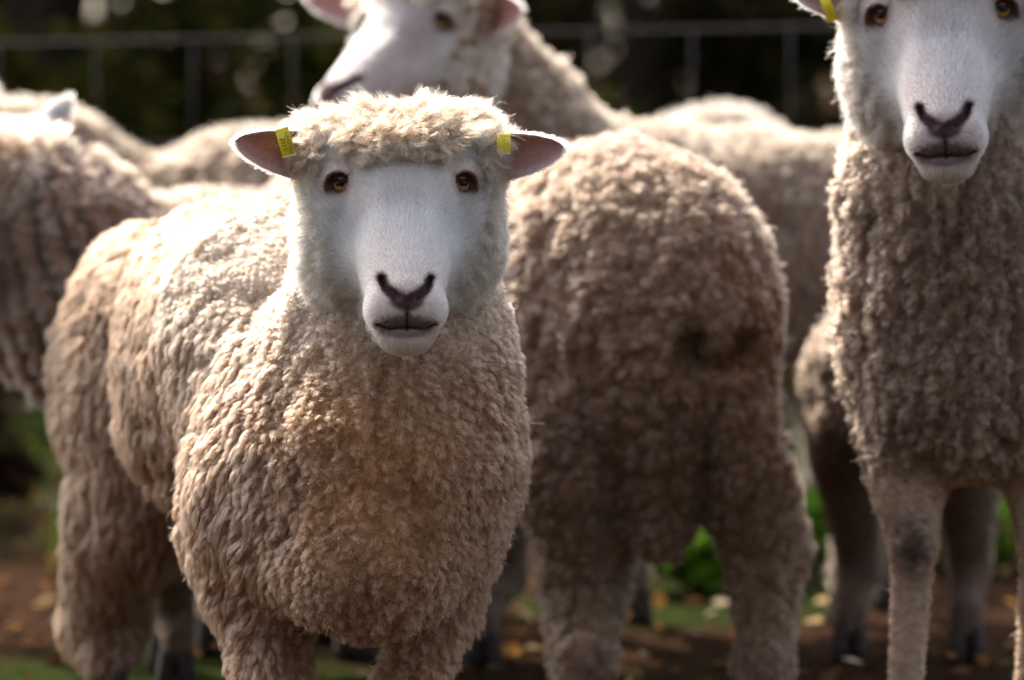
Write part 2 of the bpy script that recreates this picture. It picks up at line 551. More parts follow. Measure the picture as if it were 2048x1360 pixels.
def ear_vf(side, tip, root, droop=0.0, cup=.020, hw=.031, n=22, m=13):
    """cupped leaf-shaped ear in the head frame: inner (toward viewer) and outer sheets joined at the rim"""
    root, tip = np.asarray(root, float), np.asarray(tip, float)
    ax_ = tip - root
    Ln = np.linalg.norm(ax_); t = ax_ / Ln
    f = nrm(A(0, -1, -.25) - t * (A(0, -1, -.25) @ t))     # opening direction
    w = np.cross(t, f) * side                               # across the ear, downwards
    if w[2] > 0: w = -w
    U = np.linspace(0, 1, n); Vv = np.linspace(-1, 1, m)
    grids = []
    for sh in (0, 1):
        G = np.zeros((n, m, 3))
        for i, u in enumerate(U):
            half = hw * (1 - u ** 2.3) ** .62 * (.72 + .28 * min(1, u / .25))
            cw = half * (1.0 if True else 1)
            for j, v in enumerate(Vv):
                dn = v * half * (1.0 + .12 * v)
                back = cup * (1 - v * v) * (half / hw) * (1 - .35 * u)
                lower = .006 * max(v, 0) ** 2
                th = .0032 * (1 - v ** 4) * (1 - u ** 6) if sh else 0.0
                G[i, j] = root + t * (Ln * u) + w * dn - f * (back - lower + th) + A(0, 0, 1) * (-droop * u * u)
        grids.append(G)
    V = np.concatenate([g.reshape(-1, 3) for g in grids])
    F = []
    o = n * m
    for i in range(n - 1):
        for j in range(m - 1):
            a, b, c, d = i * m + j, (i + 1) * m + j, (i + 1) * m + j + 1, i * m + j + 1
            F.append((a, b, c, d)); F.append((o + d, o + c, o + b, o + a))
    for i in range(n - 1):
        a, b = i * m, (i + 1) * m
        F.append((b, a, o + a, o + b))
        a, b = i * m + m - 1, (i + 1) * m + m - 1
        F.append((a, b, o + b, o + a))
    for j in range(m - 1):
        a, b = (n - 1) * m + j, (n - 1) * m + j + 1
        F.append((a, b, o + b, o + a))
    F = np.array(F)
    inner = np.zeros(len(V), bool); inner[:o] = True
    uv = np.array([(u, v) for u in U for v in Vv] * 2)
    # orient so the inner sheet looks along f
    a, b, c = V[F[0][0]], V[F[0][1]], V[F[0][2]]
    if np.cross(b - a, c - a) @ f < 0:
        F = F[:, ::-1]
    return V, F, inner, uv, (root, t, w, f, Ln)

EARS = {-1: dict(tip=(-.200, .020, .056), root=(-.088, .048, .036), droop=0.0),
        1: dict(tip=(.198, .020, .048), root=(.088, .048, .036), droop=0.0)}

def eyeball(parent, Mx, s, look=None):
    c = EYE_C[s] - EYE_AX[s] * .0122
    e = EYE_AX[s]
    r = .0150
    n, k = 26, 32
    V, col = [], []
    front = nrm(e + A(0, -.55, .0)) if look is None else look
    up = nrm(A(0, 0, 1) - front * front[2]); rt = np.cross(front, up)
    for i in range(n + 1):
        th = math.pi * i / n
        for j in range(k):
            ph = 2 * math.pi * j / k
            d = math.cos(th) * front + math.sin(th) * (math.cos(ph) * rt + math.sin(ph) * up)
            bulge = 1 + .05 * math.exp(-(th / .5) ** 2)
            V.append(c + r * bulge * d)
            a, b = math.sin(th) * math.cos(ph), math.sin(th) * math.sin(ph)
            if th < 1.5 and (a / .46) ** 4 + ((b - .10) / .30) ** 4 < 1: col.append((.006, .004, .004))
            elif th < .58: col.append((.34, .16, .05))
            elif th < .72: col.append((.06, .025, .012))
            else: col.append((.10, .06, .05))
    F = [(i * k + j, (i + 1) * k + j, (i + 1) * k + (j + 1) % k, i * k + (j + 1) % k) for i in range(n) for j in range(k)]
    V = xf(Mx, np.array(V))
    return mesh_obj('eye', V, np.array(F)[:, ::-1], M_EYE, parent, np.array(col))
M_EYE, _n, _l, _o = new_mat('eye_surface')
_a = _n.new('ShaderNodeAttribute'); _a.attribute_name = 'tint'
_p = _n.new('ShaderNodeBsdfPrincipled'); _p.inputs['Roughness'].default_value = .08
_p.inputs['Specular IOR Level'].default_value = .12
_l.new(_a.outputs['Color'], _p.inputs['Base Color']); _l.new(_p.outputs[0], _o.inputs[0])

def xf(Mx, P):
    Mn = np.array(Mx)
    return P @ Mn[:3, :3].T + Mn[:3, 3]
def xd(Mx, D):
    Mn = np.array(Mx)
    return nrm(D @ Mn[:3, :3].T)
def head_matrix(o, yaw=0, pitch=0, roll=0, scale=1.0):
    return Matrix.Translation(Vector(o)) @ Matrix.Rotation(yaw, 4, 'Z') @ Matrix.Rotation(pitch, 4, 'X') @ Matrix.Rotation(roll, 4, 'Y') @ Matrix.Scale(scale, 4)

def build_sheep(label, prims, head=None, white=(.78, .76, .74), wool=(.60, .48, .36), seed=1,
                spacing=.009, nf=22, L=.026, rad=.00042, h=.013, ears=EARS, facefur=1.0, curl=.3,
                woolmask=None, tone=None, carve=(), crack=.022, crackp=(1, 1, .7), lumpfn=None, legbare=None, group='sheep standing in the flock', hoof=()):
    """one sheep: body mesh (with head and ears) > fleece, face_hair, eyes, hooves"""
    r = np.random.default_rng(seed)
    white, wool = np.array(white), np.array(wool)
    lo, hi = extents(prims, .03)
    def bf(P):
        f = field(prims, P)
        for c_, r_, d_ in carve:
            f = f + d_ * np.exp(-((((P - c_) / r_) ** 2).sum(-1)))
        return f
    V, Q = surface(bf, lo, hi, h)
    q_ = V * A(1, 1, .62)
    crease = np.clip(1 - np.abs(vnoise(q_, .062)) * 3.2, 0, 1) ** 2 * .009 + np.clip(1 - np.abs(vnoise(q_ + 5, .034)) * 3.0, 0, 1) ** 2 * .005
    lump = vnoise(V, .055) * .004 + vnoise(V, .13) * .006 - crease
    if lumpfn: lump = lump + lumpfn(V)
    bs = Skin(V, Q)
    bare_v = legbare(V) if legbare else np.zeros(len(V))
    V = V + bs.N * (lump * (1 - bare_v))[:, None]
    bs = Skin(V, Q)
    base = wool * A(.50, .38, .30)
    vc = np.broadcast_to(base, (len(V), 3)).copy()
    vc = vc * (1 - bare_v[:, None]) + (wool * .55) * bare_v[:, None]
    if tone is not None: vc = tone(V, vc) * (1 - .35 * bare_v[:, None])
    parts, cols, off = [(V, Q)], [vc], 0
    if head is not None:
        Hv = xf(head, HV)
        hc, _ = head_colour(HV, white)
        fl = sstep(-.004, .010, fur_line(HV))[:, None]
        hc = hc * A(.72, .58, .54)
        hc = hc * (1 - fl) + base * fl
        parts.append((Hv, HQ)); cols.append(hc)
        earskins = {}
        for s in ears:
            ev, ef, inner, uv, fr = ear_vf(s, **ears[s])
            ew = xf(head, ev)
            ec = np.where(inner[:, None], A(.50, .25, .22), white * .9)
            edge = sstep(.6, 1.0, np.abs(uv[:, 1]))[:, None] * .6
            ec = ec * (1 - edge) + A(.74, .62, .56) * edge
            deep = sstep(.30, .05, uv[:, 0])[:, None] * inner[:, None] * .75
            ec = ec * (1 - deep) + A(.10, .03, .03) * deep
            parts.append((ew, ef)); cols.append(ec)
            earskins[s] = (ew, ef, inner, uv, fr)
    AV, AQ = join(parts)
    body = mesh_obj('sheep', AV, AQ, M_SKIN, None, np.concatenate(cols))
    tag(body, label, 'sheep', group)
    # ---------- fleece
    fp, fr_, fc = [], [], []
    dens0 = 1.0 / (spacing ** 2 * .80) * DETAIL
    fac = facing(bs.C, bs.FN)
    d = dens0 * np.where(fac > -.25, 1.0, .22)
    if head is not None:   # no body wool inside the face
        Hi = np.array(head.inverted())
        loc = bs.C @ Hi[:3, :3].T + Hi[:3, 3]
        d = d * (field(HEADW, loc) > -.004)
    P, N = bs.sample(d, r)
    if head is not None:
        eyed = np.minimum(np.linalg.norm(HS.C - EYE_C[-1], axis=1), np.linalg.norm(HS.C - EYE_C[1], axis=1))
        hd = dens0 * 2.0 * (fur_line(HS.C) > .0) * (eyed > .030)
        Ph, Nh = HS.sample(hd * 1.0, r)
        inside = field(prims, xf(head, Ph)) < -.012
        Ph, Nh = Ph[~inside], Nh[~inside]
        fl = fur_line(Ph)
        Pw, Nw = xf(head, Ph), xd(head, Nh)
        nb = len(P)
        P = np.concatenate([P, Pw]); N = np.concatenate([N, Nw])
        isH = np.zeros(len(P), bool); isH[nb:] = True
        flA = np.ones(len(P)); flA[nb:] = fl
        PH = np.zeros((len(P), 3)); PH[nb:] = Ph
    else:
        isH = np.zeros(len(P), bool); flA = np.ones(len(P)); PH = np.zeros((len(P), 3))
    n = len(P)
    G = np.broadcast_to(A(0, 0, -1), (n, 3)).copy()
    fld = vnoise3(P, .09) * .55 + vnoise3(P, .028) * .45
    Ln = L * (1 + .25 * vnoise(P, .05)) * (.85 + .3 * r.random(n))
    Wd = spacing * (.9 + .35 * r.random(n))
    lift = np.full(n, .55)
    colv = wool * (1 + .10 * vnoise(P, .11) + .06 * vnoise(P, .02))[:, None] * (1 + .05 * r.standard_normal((n, 1)))
    curlv = np.full(n, curl)
    lift = np.clip(lift + .12 * vnoise(P, .03), .2, .9)
    D = G + fld
    sd = vnoise3(P, spacing * 3.2)
    D = D + sd * .3
    wob = P + vnoise3(P, .03) * .006
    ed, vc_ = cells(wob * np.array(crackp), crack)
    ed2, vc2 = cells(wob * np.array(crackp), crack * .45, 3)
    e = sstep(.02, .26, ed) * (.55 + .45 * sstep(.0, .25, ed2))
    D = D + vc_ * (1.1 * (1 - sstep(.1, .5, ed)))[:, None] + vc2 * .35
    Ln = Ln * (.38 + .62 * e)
    lift = lift + .22 * e
    if woolmask:
        woolmask(P, N, D, Ln, Wd, lift, colv, isH, r)
    if legbare:
        bl = legbare(P) * ~isH
        Ln *= 1 - .72 * bl; lift *= 1 - .7 * bl; Wd *= 1 + .1 * bl
        D = D * (1 - .6 * bl)[:, None] + A(0, 0, -1) * (.6 * bl)[:, None]
        colv = colv * (1 - .35 * bl)[:, None]
    if isH.any():
        k = isH
        s_in = sstep(-.002, .014, flA[k])
        z_, y_, x_ = PH[k][:, 2], PH[k][:, 1], PH[k][:, 0]
        topm = sstep(.0, .035, z_)
        Ln[k] = (.007 + .017 * s_in) * (1 + .6 * topm) * (.8 + .4 * r.random(k.sum()))
        Wd[k] = np.minimum(Wd[k], .0052)
        fc_ = (np.exp(-(x_ / .045) ** 2) * sstep(.01, .03, z_) * sstep(.075, .05, z_))[:, None] * .55
        up = xd(head, np.stack([x_ * 6, y_ * 2 - .35, np.where(z_ > .0, .2 - .9 * sstep(.06, .02, z_), -.9)], -1))
        D[k] = up + fld[k] * .9 + r.standard_normal((k.sum(), 3)) * .35 * topm[:, None]
        lift[k] = .58 + .20 * topm
        Ln[k] *= .55 + .5 * e[k]
        Wd[k] *= 1 + .35 * (1 - topm)
        mixc = (1 - s_in)[:, None] * .8
        tm_ = sstep(.005, .035, z_)[:, None]
        hw_ = (A(.86, .73, .60) * (1 - tm_) + A(.55, .44, .345) * tm_) * (1 + .12 * vnoise(PH[k], .012))[:, None] if wool[0] > .45 else wool ** .55
        colv[k] = colv[k] * .25 + hw_ * .75
        mixc = mixc * .5
        colv[k] = colv[k] * (1 - mixc) + white * mixc
        colv[k] = colv[k] * (1 - fc_) + wool * .9 * fc_
    if tone is not None:
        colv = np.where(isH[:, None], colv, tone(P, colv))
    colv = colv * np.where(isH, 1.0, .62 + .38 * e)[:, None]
    lift = np.clip(lift, .12, .93)
    bodyk = ~isH
    args = dict(curl=curl, r=r)
    for m, nff, rd, kk, tw, cu, wv, fly, jt in ((bodyk, nf, rad, 5, .34, curl, 1.1, .25, .8), (isH, int(nf * 1.0), rad * .62, 6, .26, 1.2, 1.9, .9, 1.25)):
        if not m.any(): continue
        a, b, c = locks(P[m], N[m], D[m], Ln[m], Wd[m], nff, kk, rd, colv[m], r, lift=lift[m], curl=cu, waves=wv, tipw=tw, fly=fly, jt=jt, stray=.05 if kk == 6 else .010)
        if kk == 6:
            t = np.linspace(0, 1, 6); t5 = np.linspace(0, 1, 5)
            idx = np.minimum((t5 * 5).astype(int), 4); fr2 = t5 * 5 - idx
            a = a[:, idx] * (1 - fr2)[None, :, None] + a[:, idx + 1] * fr2[None, :, None]
        fp.append(a); fr_.append(b); fc.append(c)
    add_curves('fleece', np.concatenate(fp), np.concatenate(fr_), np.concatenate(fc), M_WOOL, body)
    # ---------- face hair
    if head is not None:
        f = fur_line(HS.C)
        eyf = np.minimum(np.linalg.norm(HS.C - EYE_C[-1], axis=1), np.linalg.norm(HS.C - EYE_C[1], axis=1))
        hd = 1100000.0 * facefur * ((f < .004) | (eyf < .034)) * np.where(HS.C[:, 1] > .03, .5, 1.0)
        Ph, Nh = HS.sample(hd, r)
        Pw = xf(head, Ph)
        ins = field(prims, Pw) < -.004
        Ph, Nh, Pw = Ph[~ins], Nh[~ins], Pw[~ins]
        c, dk = head_colour(Ph, white)
        keep = r.random(len(Ph)) > dk * .80
        # keep hair out of the eye opening
        for s in (-1, 1):
            q = Ph - EYE_C[s]; e = EYE_AX[s]
            up = nrm(A(0, 0, 1) - e * e[2]); rt = np.cross(up, e) * s
            u, v = q @ rt, q @ up
            u2 = u * .80 + v * -.60; v2 = u * .60 + v * .80
            keep &= ~((((u2 - .0015) / .0172) ** 2 + (v2 / .0104) ** 2 < 1.0) & (np.abs(q @ e) < .03))
        Ph, Nh, Pw, c, dk = Ph[keep], Nh[keep], Pw[keep], c[keep], dk[keep]
        flow = Ph - A(0, -.17, -.125)
        flow[:, 1] *= .6
        low = sstep(-.168, -.177, Ph[:, 2])[:, None]
        flow = nrm(flow) * (1 - low) + low * A(0, .3, -1)
        flow = flow + vnoise3(Ph, .02) * .22 + r.standard_normal(Ph.shape) * .16
        flow = nrm(flow - (flow * Nh).sum(-1, keepdims=True) * Nh)
        ll = (.0050 + .0055 * sstep(-.12, -.03, Ph[:, 2])) * (.7 + .6 * r.random(len(Ph))) * (1 - .75 * dk)
        ll = ll * (1 + .9 * low[:, 0])
        eyn = np.minimum(np.linalg.norm(Ph - EYE_C[-1], axis=1), np.linalg.norm(Ph - EYE_C[1], axis=1))
        wl = sstep(-.024, -.001, fur_line(Ph))
        ll = ll * (1 + 1.1 * wl)
        ll = ll * (.38 + .62 * sstep(.018, .040, eyn))
        c = c * (1 - .8 * wl[:, None]) + (A(.80, .68, .55) if wool[0] > .45 else wool ** .6) * .8 * wl[:, None]
        s = np.linspace(0, 1, 3)
        loc = Ph[:, None] + ll[:, None, None] * ((.30 * s)[None, :, None] * (1 + 1.1 * wl)[:, None, None] * Nh[:, None] + (.9 * s)[None, :, None] * flow[:, None])
        loc[:, 0] -= Nh * .0008
        Pf = xf(head, loc.reshape(-1, 3)).reshape(-1, 3, 3)
        cc = c * (.60 + .48 * r.random((len(c), 1))) * (1 + .16 * vnoise(Ph * A(1, 1, .35), .0028))[:, None]
        PF, RF, CF = [Pf], [np.full(len(Pf), .00022 / math.sqrt(max(facefur, .2)))], [cc]
        # ear hair
        for s_ in earskins:
            ew, ef, inner, uv, fr = earskins[s_]
            es = Skin(ew, ef)
            tin = inner[es.T].all(1)
            rim = (np.abs(uv[es.T][:, :, 1]).max(1) > .84) | (uv[es.T][:, :, 0].max(1) > .95)
            dn = np.where(tin, 260000, 500000) * facefur
            dn = np.where(rim, 900000 * facefur, dn)
            P1, N1 = es.sample(dn, r)
            t1 = xd(head, fr[1][None])[0]
            fo = xd(head, fr[3][None])[0]
            fl = t1 + r.standard_normal(P1.shape) * .25 + N1 * .25
            lr = .007 * (.5 + .9 * r.random(len(P1)))
            s = np.linspace(0, 1, 3)
            q = P1[:, None] + lr[:, None, None] * s[None, :, None] * nrm(fl)[:, None]
            isin = ((N1 @ fo) > .3)[:, None]
            PF.append(q); RF.append(np.full(len(q), .00022 / math.sqrt(max(facefur, .2))))
            CF.append(np.where(isin, A(.66, .50, .46), A(.80, .76, .72)) * (.85 + .3 * r.random((len(q), 1))))
        add_curves('face_hair', np.concatenate(PF), np.concatenate(RF), np.concatenate(CF), M_FUR, body)
        for s_ in (-1, 1):
            eyeball(body, head, s_)
    for (hp, sc) in hoof:
        hoof_mesh(body, hp, sc)
    body['_n'] = int(sum(len(x) for x in fp))
    print('sheep', label[:30], 'fibres', body['_n'], 'verts', len(AV), flush=True)
    del body['_n']
    return body, (earskins if head is not None else None)

def hoof_mesh(parent, p, yaw, sc=1.0):
    """cloven hoof: two toes in one mesh, sole on the ground"""
    parts = []
    for s in (-1, 1):
        ring = []
        secs = [(0, .0, .016, .030), (.02, .0, .016, .028), (.045, .006, .013, .020), (.055, .008, .010, .014)]
        V = []
        k = 10
        for z, yo, rx, ry in secs:
            for j in range(k):
                a = 2 * math.pi * j / k
                V.append((s * .015 + rx * math.cos(a) * .9, yo - .008 + ry * math.sin(a) * (1.25 if math.sin(a) < 0 else .8), z + .001))
        V.append((s * .015, 0, .001)); V.append((s * .015, 0, .056))
        F = [(i * k + j, i * k + (j + 1) % k, (i + 1) * k + (j + 1) % k, (i + 1) * k + j) for i in range(3) for j in range(k)]
        F += [(4 * k, (j + 1) % k, j, j) for j in range(k)] + [(4 * k + 1, 3 * k + j, 3 * k + (j + 1) % k, 3 * k + (j + 1) % k) for j in range(k)]
        parts.append((np.array(V) * sc, np.array(F)))
    V, F = join(parts)
    M = Matrix.Translation(Vector(p)) @ Matrix.Rotation(yaw, 4, 'Z')
    return mesh_obj('hoof', xf(M, V), fix(F), M_HORNY, parent)

def leg(top, mid, foot, r0, r1, r2, k=.03):
    """thigh/forearm -> knee/hock -> pastern -> foot on the ground"""
    top, mid, foot = map(np.asarray, (top, mid, foot))
    past = A(foot[0], foot[1], .075)
    return [cone(top, r0, mid, r1, k), cone(mid, r1, past, r2, .02), cone(past, r2 * 1.12, A(foot[0], foot[1] - .01, .045), r2 * .9, .015)]
def gnd(px, Y):
    p = at(px, 700, Y); return A(p[0], Y, 0.0)

# ================================================================== SHEEP 1: the one looking into the camera
HM1 = head_matrix(at(803, 375, 5.0), yaw=R(4.0), scale=1.0)
P1 = [
    ell(at(685, 925, 5.22), (.194, .19, .195), R(20), .05),
    ell(at(505, 760, 5.58), (.180, .24, .215), R(24), .03),
    ell(at(650, 660, 5.36), (.13, .18, .16), R(22), .08),
    cone(at(640, 600, 5.42), .125, at(470, 600, 5.66), .135, .07),
    ell(at(475, 670, 5.46), (.110, .16, .13), R(22), .07),
    ell(at(512, 705, 5.34), (.118, .14, .135), R(22), .09),
    ell(at(315, 765, 5.93), (.150, .20, .225), R(24), .03),
    cone(at(798, 440, 5.14), .112, at(778, 690, 5.15), .138, .03),
    cone(at(778, 690, 5.15), .138, at(740, 860, 5.16), .17, .05),
    ell(at(775, 930, 5.08), (.150, .14, .17), 0, .05),
    ell(at(742, 1120, 5.04), (.118, .12, .098), 0, .04),
    ell(at(600, 1010, 5.16), (.14, .15, .13), 0, .05),
    ell(at(900, 920, 5.16), (.085, .12, .15), 0, .05),
    ell(at(285, 975, 5.93), (.080, .12, .14), 0, .06),
]
P1 += leg(at(485, 1060, 5.20), at(545, 1370, 5.12), gnd(570, 5.12), .082, .047, .034, .04)
P1 += leg(at(892, 1130, 5.20), at(820, 1380, 5.12), gnd(790, 5.12), .068, .045, .034, .04)
P1 += leg(at(235, 1050, 5.93), at(210, 1270, 6.02), gnd(215, 5.98), .078, .056, .036)
P1 += leg(at(330, 1000, 6.0), at(345, 1220, 6.16), gnd(350, 6.12), .07, .028, .020)
def bare1(p):
    x = at(340, 1100, 6.1)[0]
    return sstep(.09, .05, np.abs(p[:, 0] - x)) * sstep(6.02, 6.06, p[:, 1]) * sstep(at(0, 1090, 6.1)[2], at(0, 1160, 6.1)[2], p[:, 2])
def wm1(P, N, D, Ln, Wd, lift, col, isH, r):
    # upper neck: short and fluffy, chest: plump petals, flank: long streaks lying down and outward
    x, y, z = P[:, 0], P[:, 1], P[:, 2]
    zn = at(0, 640, 5.1)[2]
    up = sstep(zn - .06, zn + .05, z) * (y < 5.32)
    Ln *= 1 - .45 * up
    Wd *= 1 - .25 * up
    cx = at(770, 900, 5.1)[0]
    flank = sstep(.08, .22, np.abs(x - cx - .02)) * (1 - up)
    D[:, 2] -= 1.3 * flank
    Wd *= 1 - .2 * flank
    D[:, 0] += np.sign(x - cx) * -.55 * flank * np.where(x < cx, 1, .3) * -1.0
    Ln *= 1 + .35 * flank
    Wd *= 1 - .20 * flank
    lift -= .30 * flank
    Ln *= 1 + .35 * flank
    front = (1 - flank) * (1 - up)
    D[:, 2] -= .9 * front
    lift += .06 * front
def tone1(P, c):
    x, y, z = P[:, 0], P[:, 1], P[:, 2]
    q = at(765, 960, 5.0)
    st = np.exp(-((x - q[0]) / .10) ** 2 - ((z - q[2]) / .15) ** 2) * (y < 5.3)
    st = st * (.65 + .35 * vnoise(P, .05))
    st = np.clip(st, 0, 1)[:, None]
    c = c * (1 - st * .7) + A(.66, .39, .19) * st * .7
    zn = at(0, 700, 5.1)[2]
    up = (sstep(zn - .08, zn + .12, z) * (y < 5.35))[:, None]
    c = c * (1 - .75 * up) + A(.80, .68, .57) * .75 * up
    # dirty patches along the back and side
    d = at(300, 690, 5.62)
    sp = np.exp(-((x - d[0]) / .045) ** 2 - ((z - d[2]) / .07) ** 2 - ((y - d[1]) / .2) ** 2)
    sp = np.clip(sp * (1 + vnoise(P, .02)), 0, 1)[:, None]
    c = c * (1 - .55 * sp) + A(.12, .10, .085) * .55 * sp
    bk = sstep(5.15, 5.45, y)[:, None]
    c = c * (1 - .12 * bk * A(.9, 1, 1.1))  # rear wool darkened in colour to temper the sunlit back
    w = np.clip(vnoise(P, .03) * 1.4 - .45, 0, 1)[:, None] * .25
    return c * (1 - w) + A(.24, .18, .12) * w
def tip_hooves(b, feet):
    for x, y in feet:
        hoof_mesh(b, (x, y - .01, 0), 0)

sheep1, ears1 = build_sheep('cream sheep staring into the camera, two yellow ear tags, sharply in focus', P1, HM1, white=(.86, .79, .72),
                     wool=(.54, .38, .28), seed=3, spacing=.0062, nf=18, L=.0130, rad=.00032, crack=.018, crackp=(1, 1, .6), woolmask=wm1, tone=tone1, legbare=bare1, group='flock of sheep')
tip_hooves(sheep1, [tuple(gnd(570, 5.12)[:2]), tuple(gnd(790, 5.12)[:2]), tuple(gnd(215, 5.98)[:2]), tuple(gnd(350, 6.12)[:2])])

# ================================================================== SHEEP 2: rump behind the first
P2 = [
    ell(at(1255, 590, 5.90), (.180, .27, .225), R(38), .05),
    ell(at(1080, 600, 6.15), (.200, .27, .235), R(38), .05),
    ell(at(900, 590, 6.45), (.175, .22, .225), R(38), .05),
    ell(at(1330, 760, 5.84), (.130, .15, .19), R(38), .05),
    ell(at(1455, 860, 5.82), (.065, .11, .12), 0, .04),
    cone(at(1425, 540, 5.75), .045, at(1437, 655, 5.685), .034, .02),
    ell(at(1325, 985, 5.82), (.055, .06, .105), 0, .02),
    ell(at(1160, 860, 5.90), (.12, .16, .16), R(38), .05),
    cone(at(850, 520, 6.55), .12, at(770, 330, 6.55), .10, .05),
]
P2 += leg(at(1170, 950, 5.88), at(1165, 1180, 5.92), gnd(1165, 5.84), .098, .062, .048)
P2 += leg(at(1475, 930, 5.80), at(1530, 1080, 5.88), gnd(1535, 5.80), .080, .062, .046)
P2 += leg(at(985, 900, 6.40), at(1015, 1150, 6.42), gnd(965, 6.34), .07, .028, .020)
P2 += leg(at(880, 900, 6.55), at(890, 1150, 6.55), gnd(880, 6.50), .07, .028, .020)
def bare2(p):
    return sstep(6.15, 6.25, p[:, 1]) * sstep(.36, .30, p[:, 2])
def net(V, size, asp, depth, wob=.012):
    ed, _ = cells((V + vnoise3(V, .05) * wob) * np.array(asp), size, 9)
    return -depth * (1 - sstep(.0, .30, ed))
def folds2(V):
    return net(V, .030, (1, 1, .9), .010) * (.35 + .65 * sstep(.80, .66, V[:, 2])) * (1 - bare2(V))
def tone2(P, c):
    st = np.zeros(len(P))  # shade of the pits around the tail, painted into the wool colour
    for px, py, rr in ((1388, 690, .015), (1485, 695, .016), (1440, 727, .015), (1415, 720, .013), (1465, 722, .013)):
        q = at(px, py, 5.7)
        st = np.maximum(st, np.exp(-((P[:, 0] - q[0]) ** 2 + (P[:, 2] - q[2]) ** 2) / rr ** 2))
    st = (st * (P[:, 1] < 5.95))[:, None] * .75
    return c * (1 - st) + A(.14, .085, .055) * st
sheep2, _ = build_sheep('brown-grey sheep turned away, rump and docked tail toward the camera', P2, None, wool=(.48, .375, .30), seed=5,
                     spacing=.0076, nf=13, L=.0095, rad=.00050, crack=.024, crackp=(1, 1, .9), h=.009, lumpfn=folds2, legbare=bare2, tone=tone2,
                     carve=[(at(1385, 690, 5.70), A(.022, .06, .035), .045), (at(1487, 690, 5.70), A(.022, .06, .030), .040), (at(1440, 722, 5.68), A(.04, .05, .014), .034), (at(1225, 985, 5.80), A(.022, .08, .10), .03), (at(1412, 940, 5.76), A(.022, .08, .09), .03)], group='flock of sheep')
tip_hooves(sheep2, [tuple(gnd(1165, 5.84)[:2]), tuple(gnd(1535, 5.80)[:2]), tuple(gnd(965, 6.34)[:2]), tuple(gnd(880, 6.5)[:2])])

# ================================================================== SHEEP 3: right edge, facing the camera
HM3 = head_matrix(at(1884, 34, 5.34), yaw=R(-7), pitch=R(2), roll=R(-3), scale=1.06)
P3 = [
    ell(at(1920, 620, 5.55), (.172, .18, .22), R(4), .05),
    ell(at(1935, 620, 5.95), (.165, .26, .20), R(6), .03),
    ell(at(1820, 750, 6.32), (.150, .18, .150), R(6), .05),
    cone(at(1885, 100, 5.49), .105, at(1900, 380, 5.51), .145, .03),
    cone(at(1900, 380, 5.51), .145, at(1915, 560, 5.50), .150, .05),
    ell(at(1930, 760, 5.50), (.145, .15, .13), 0, .05),
    ell(at(1700, 800, 6.32), (.06, .09, .12), 0, .05),
]
P3 += leg(at(1805, 880, 5.50), at(1828, 1090, 5.45), gnd(1812, 5.44), .070, .027, .019)
P3 += leg(at(2085, 880, 5.52), at(2085, 1090, 5.48), gnd(2065, 5.46), .07, .027, .019)
P3 += leg(at(1690, 900, 6.36), at(1720, 1130, 6.46), gnd(1700, 6.40), .055, .030, .022)
P3 += leg(at(1930, 900, 6.36), at(1940, 1130, 6.46), gnd(1935, 6.40), .06, .030, .022)
def bare3(p):
    return sstep(.40, .34, p[:, 2])
def folds3(V):
    return net(V, .025, (1, 1, .42), .010) * sstep(.34, .42, V[:, 2]) * (.4 + .6 * sstep(.84, .70, V[:, 2]))
def tone3(P, c):
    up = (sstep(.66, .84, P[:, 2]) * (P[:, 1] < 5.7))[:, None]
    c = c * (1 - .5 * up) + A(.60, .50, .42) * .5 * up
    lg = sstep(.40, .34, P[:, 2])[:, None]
    c = c * (1 - lg) + A(.60, .43, .33) * lg * np.where(P[:, 1:2] > 5.9, .45, 1.0)  # far legs coloured darker so they sink into painted shade
    k = at(1826, 1105, 5.40)
    kn = np.exp(-((P[:, 0] - k[0]) / .026) ** 2 - ((P[:, 2] - k[2]) / .040) ** 2) * (P[:, 1] < 5.5) * (1.15 + .4 * vnoise(P, .01))
    kn = np.clip(kn, 0, 1)[:, None]
    return c * (1 - .85 * kn) + A(.07, .045, .035) * .85 * kn
EARS3 = {-1: dict(tip=(-.188, .030, .052), root=(-.085, .045, .024), droop=0.0),
         1: dict(tip=(.198, .020, .048), root=(.088, .048, .036), droop=0.0)}
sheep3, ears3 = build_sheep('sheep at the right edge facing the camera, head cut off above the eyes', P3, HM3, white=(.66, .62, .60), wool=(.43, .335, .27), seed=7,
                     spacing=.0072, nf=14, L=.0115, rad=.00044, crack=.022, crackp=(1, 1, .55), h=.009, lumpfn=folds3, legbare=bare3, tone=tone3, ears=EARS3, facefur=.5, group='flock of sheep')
tip_hooves(sheep3, [tuple(gnd(1815, 5.44)[:2]), tuple(gnd(2065, 5.46)[:2]), tuple(gnd(1700, 6.40)[:2]), tuple(gnd(1935, 6.4)[:2])])

# ================================================================== SHEEP 4: behind, head in three-quarter profile to the left
HM4 = head_matrix(at(812, 54, 6.45), yaw=R(-40), pitch=R(-12), scale=1.05)
P4 = [
    ell(at(1260, 500, 6.75), (.18, .24, .210), R(-76), .05),
    ell(at(1480, 520, 6.85), (.20, .28, .215), R(-80), .05),
    ell(at(1700, 520, 6.95), (.17, .22, .215), R(-80), .05),
    cone(at(905, 70, 6.58), .095, at(1010, 250, 6.62), .120, .04),
    cone(at(1010, 250, 6.62), .115, at(1130, 420, 6.66), .155, .06),
]
P4 += leg(at(1180, 760, 6.70), at(1190, 980, 6.66), gnd(1190, 6.66), .07, .030, .022)
P4 += leg(at(1260, 760, 6.80), at(1270, 980, 6.82), gnd(1270, 6.84), .07, .030, .022)
P4 += leg(at(1690, 760, 6.90), at(1710, 1000, 6.86), gnd(1690, 6.84), .08, .032, .022)
P4 += leg(at(1770, 760, 7.0), at(1790, 1000, 7.02), gnd(1780, 7.0), .08, .032, .022)
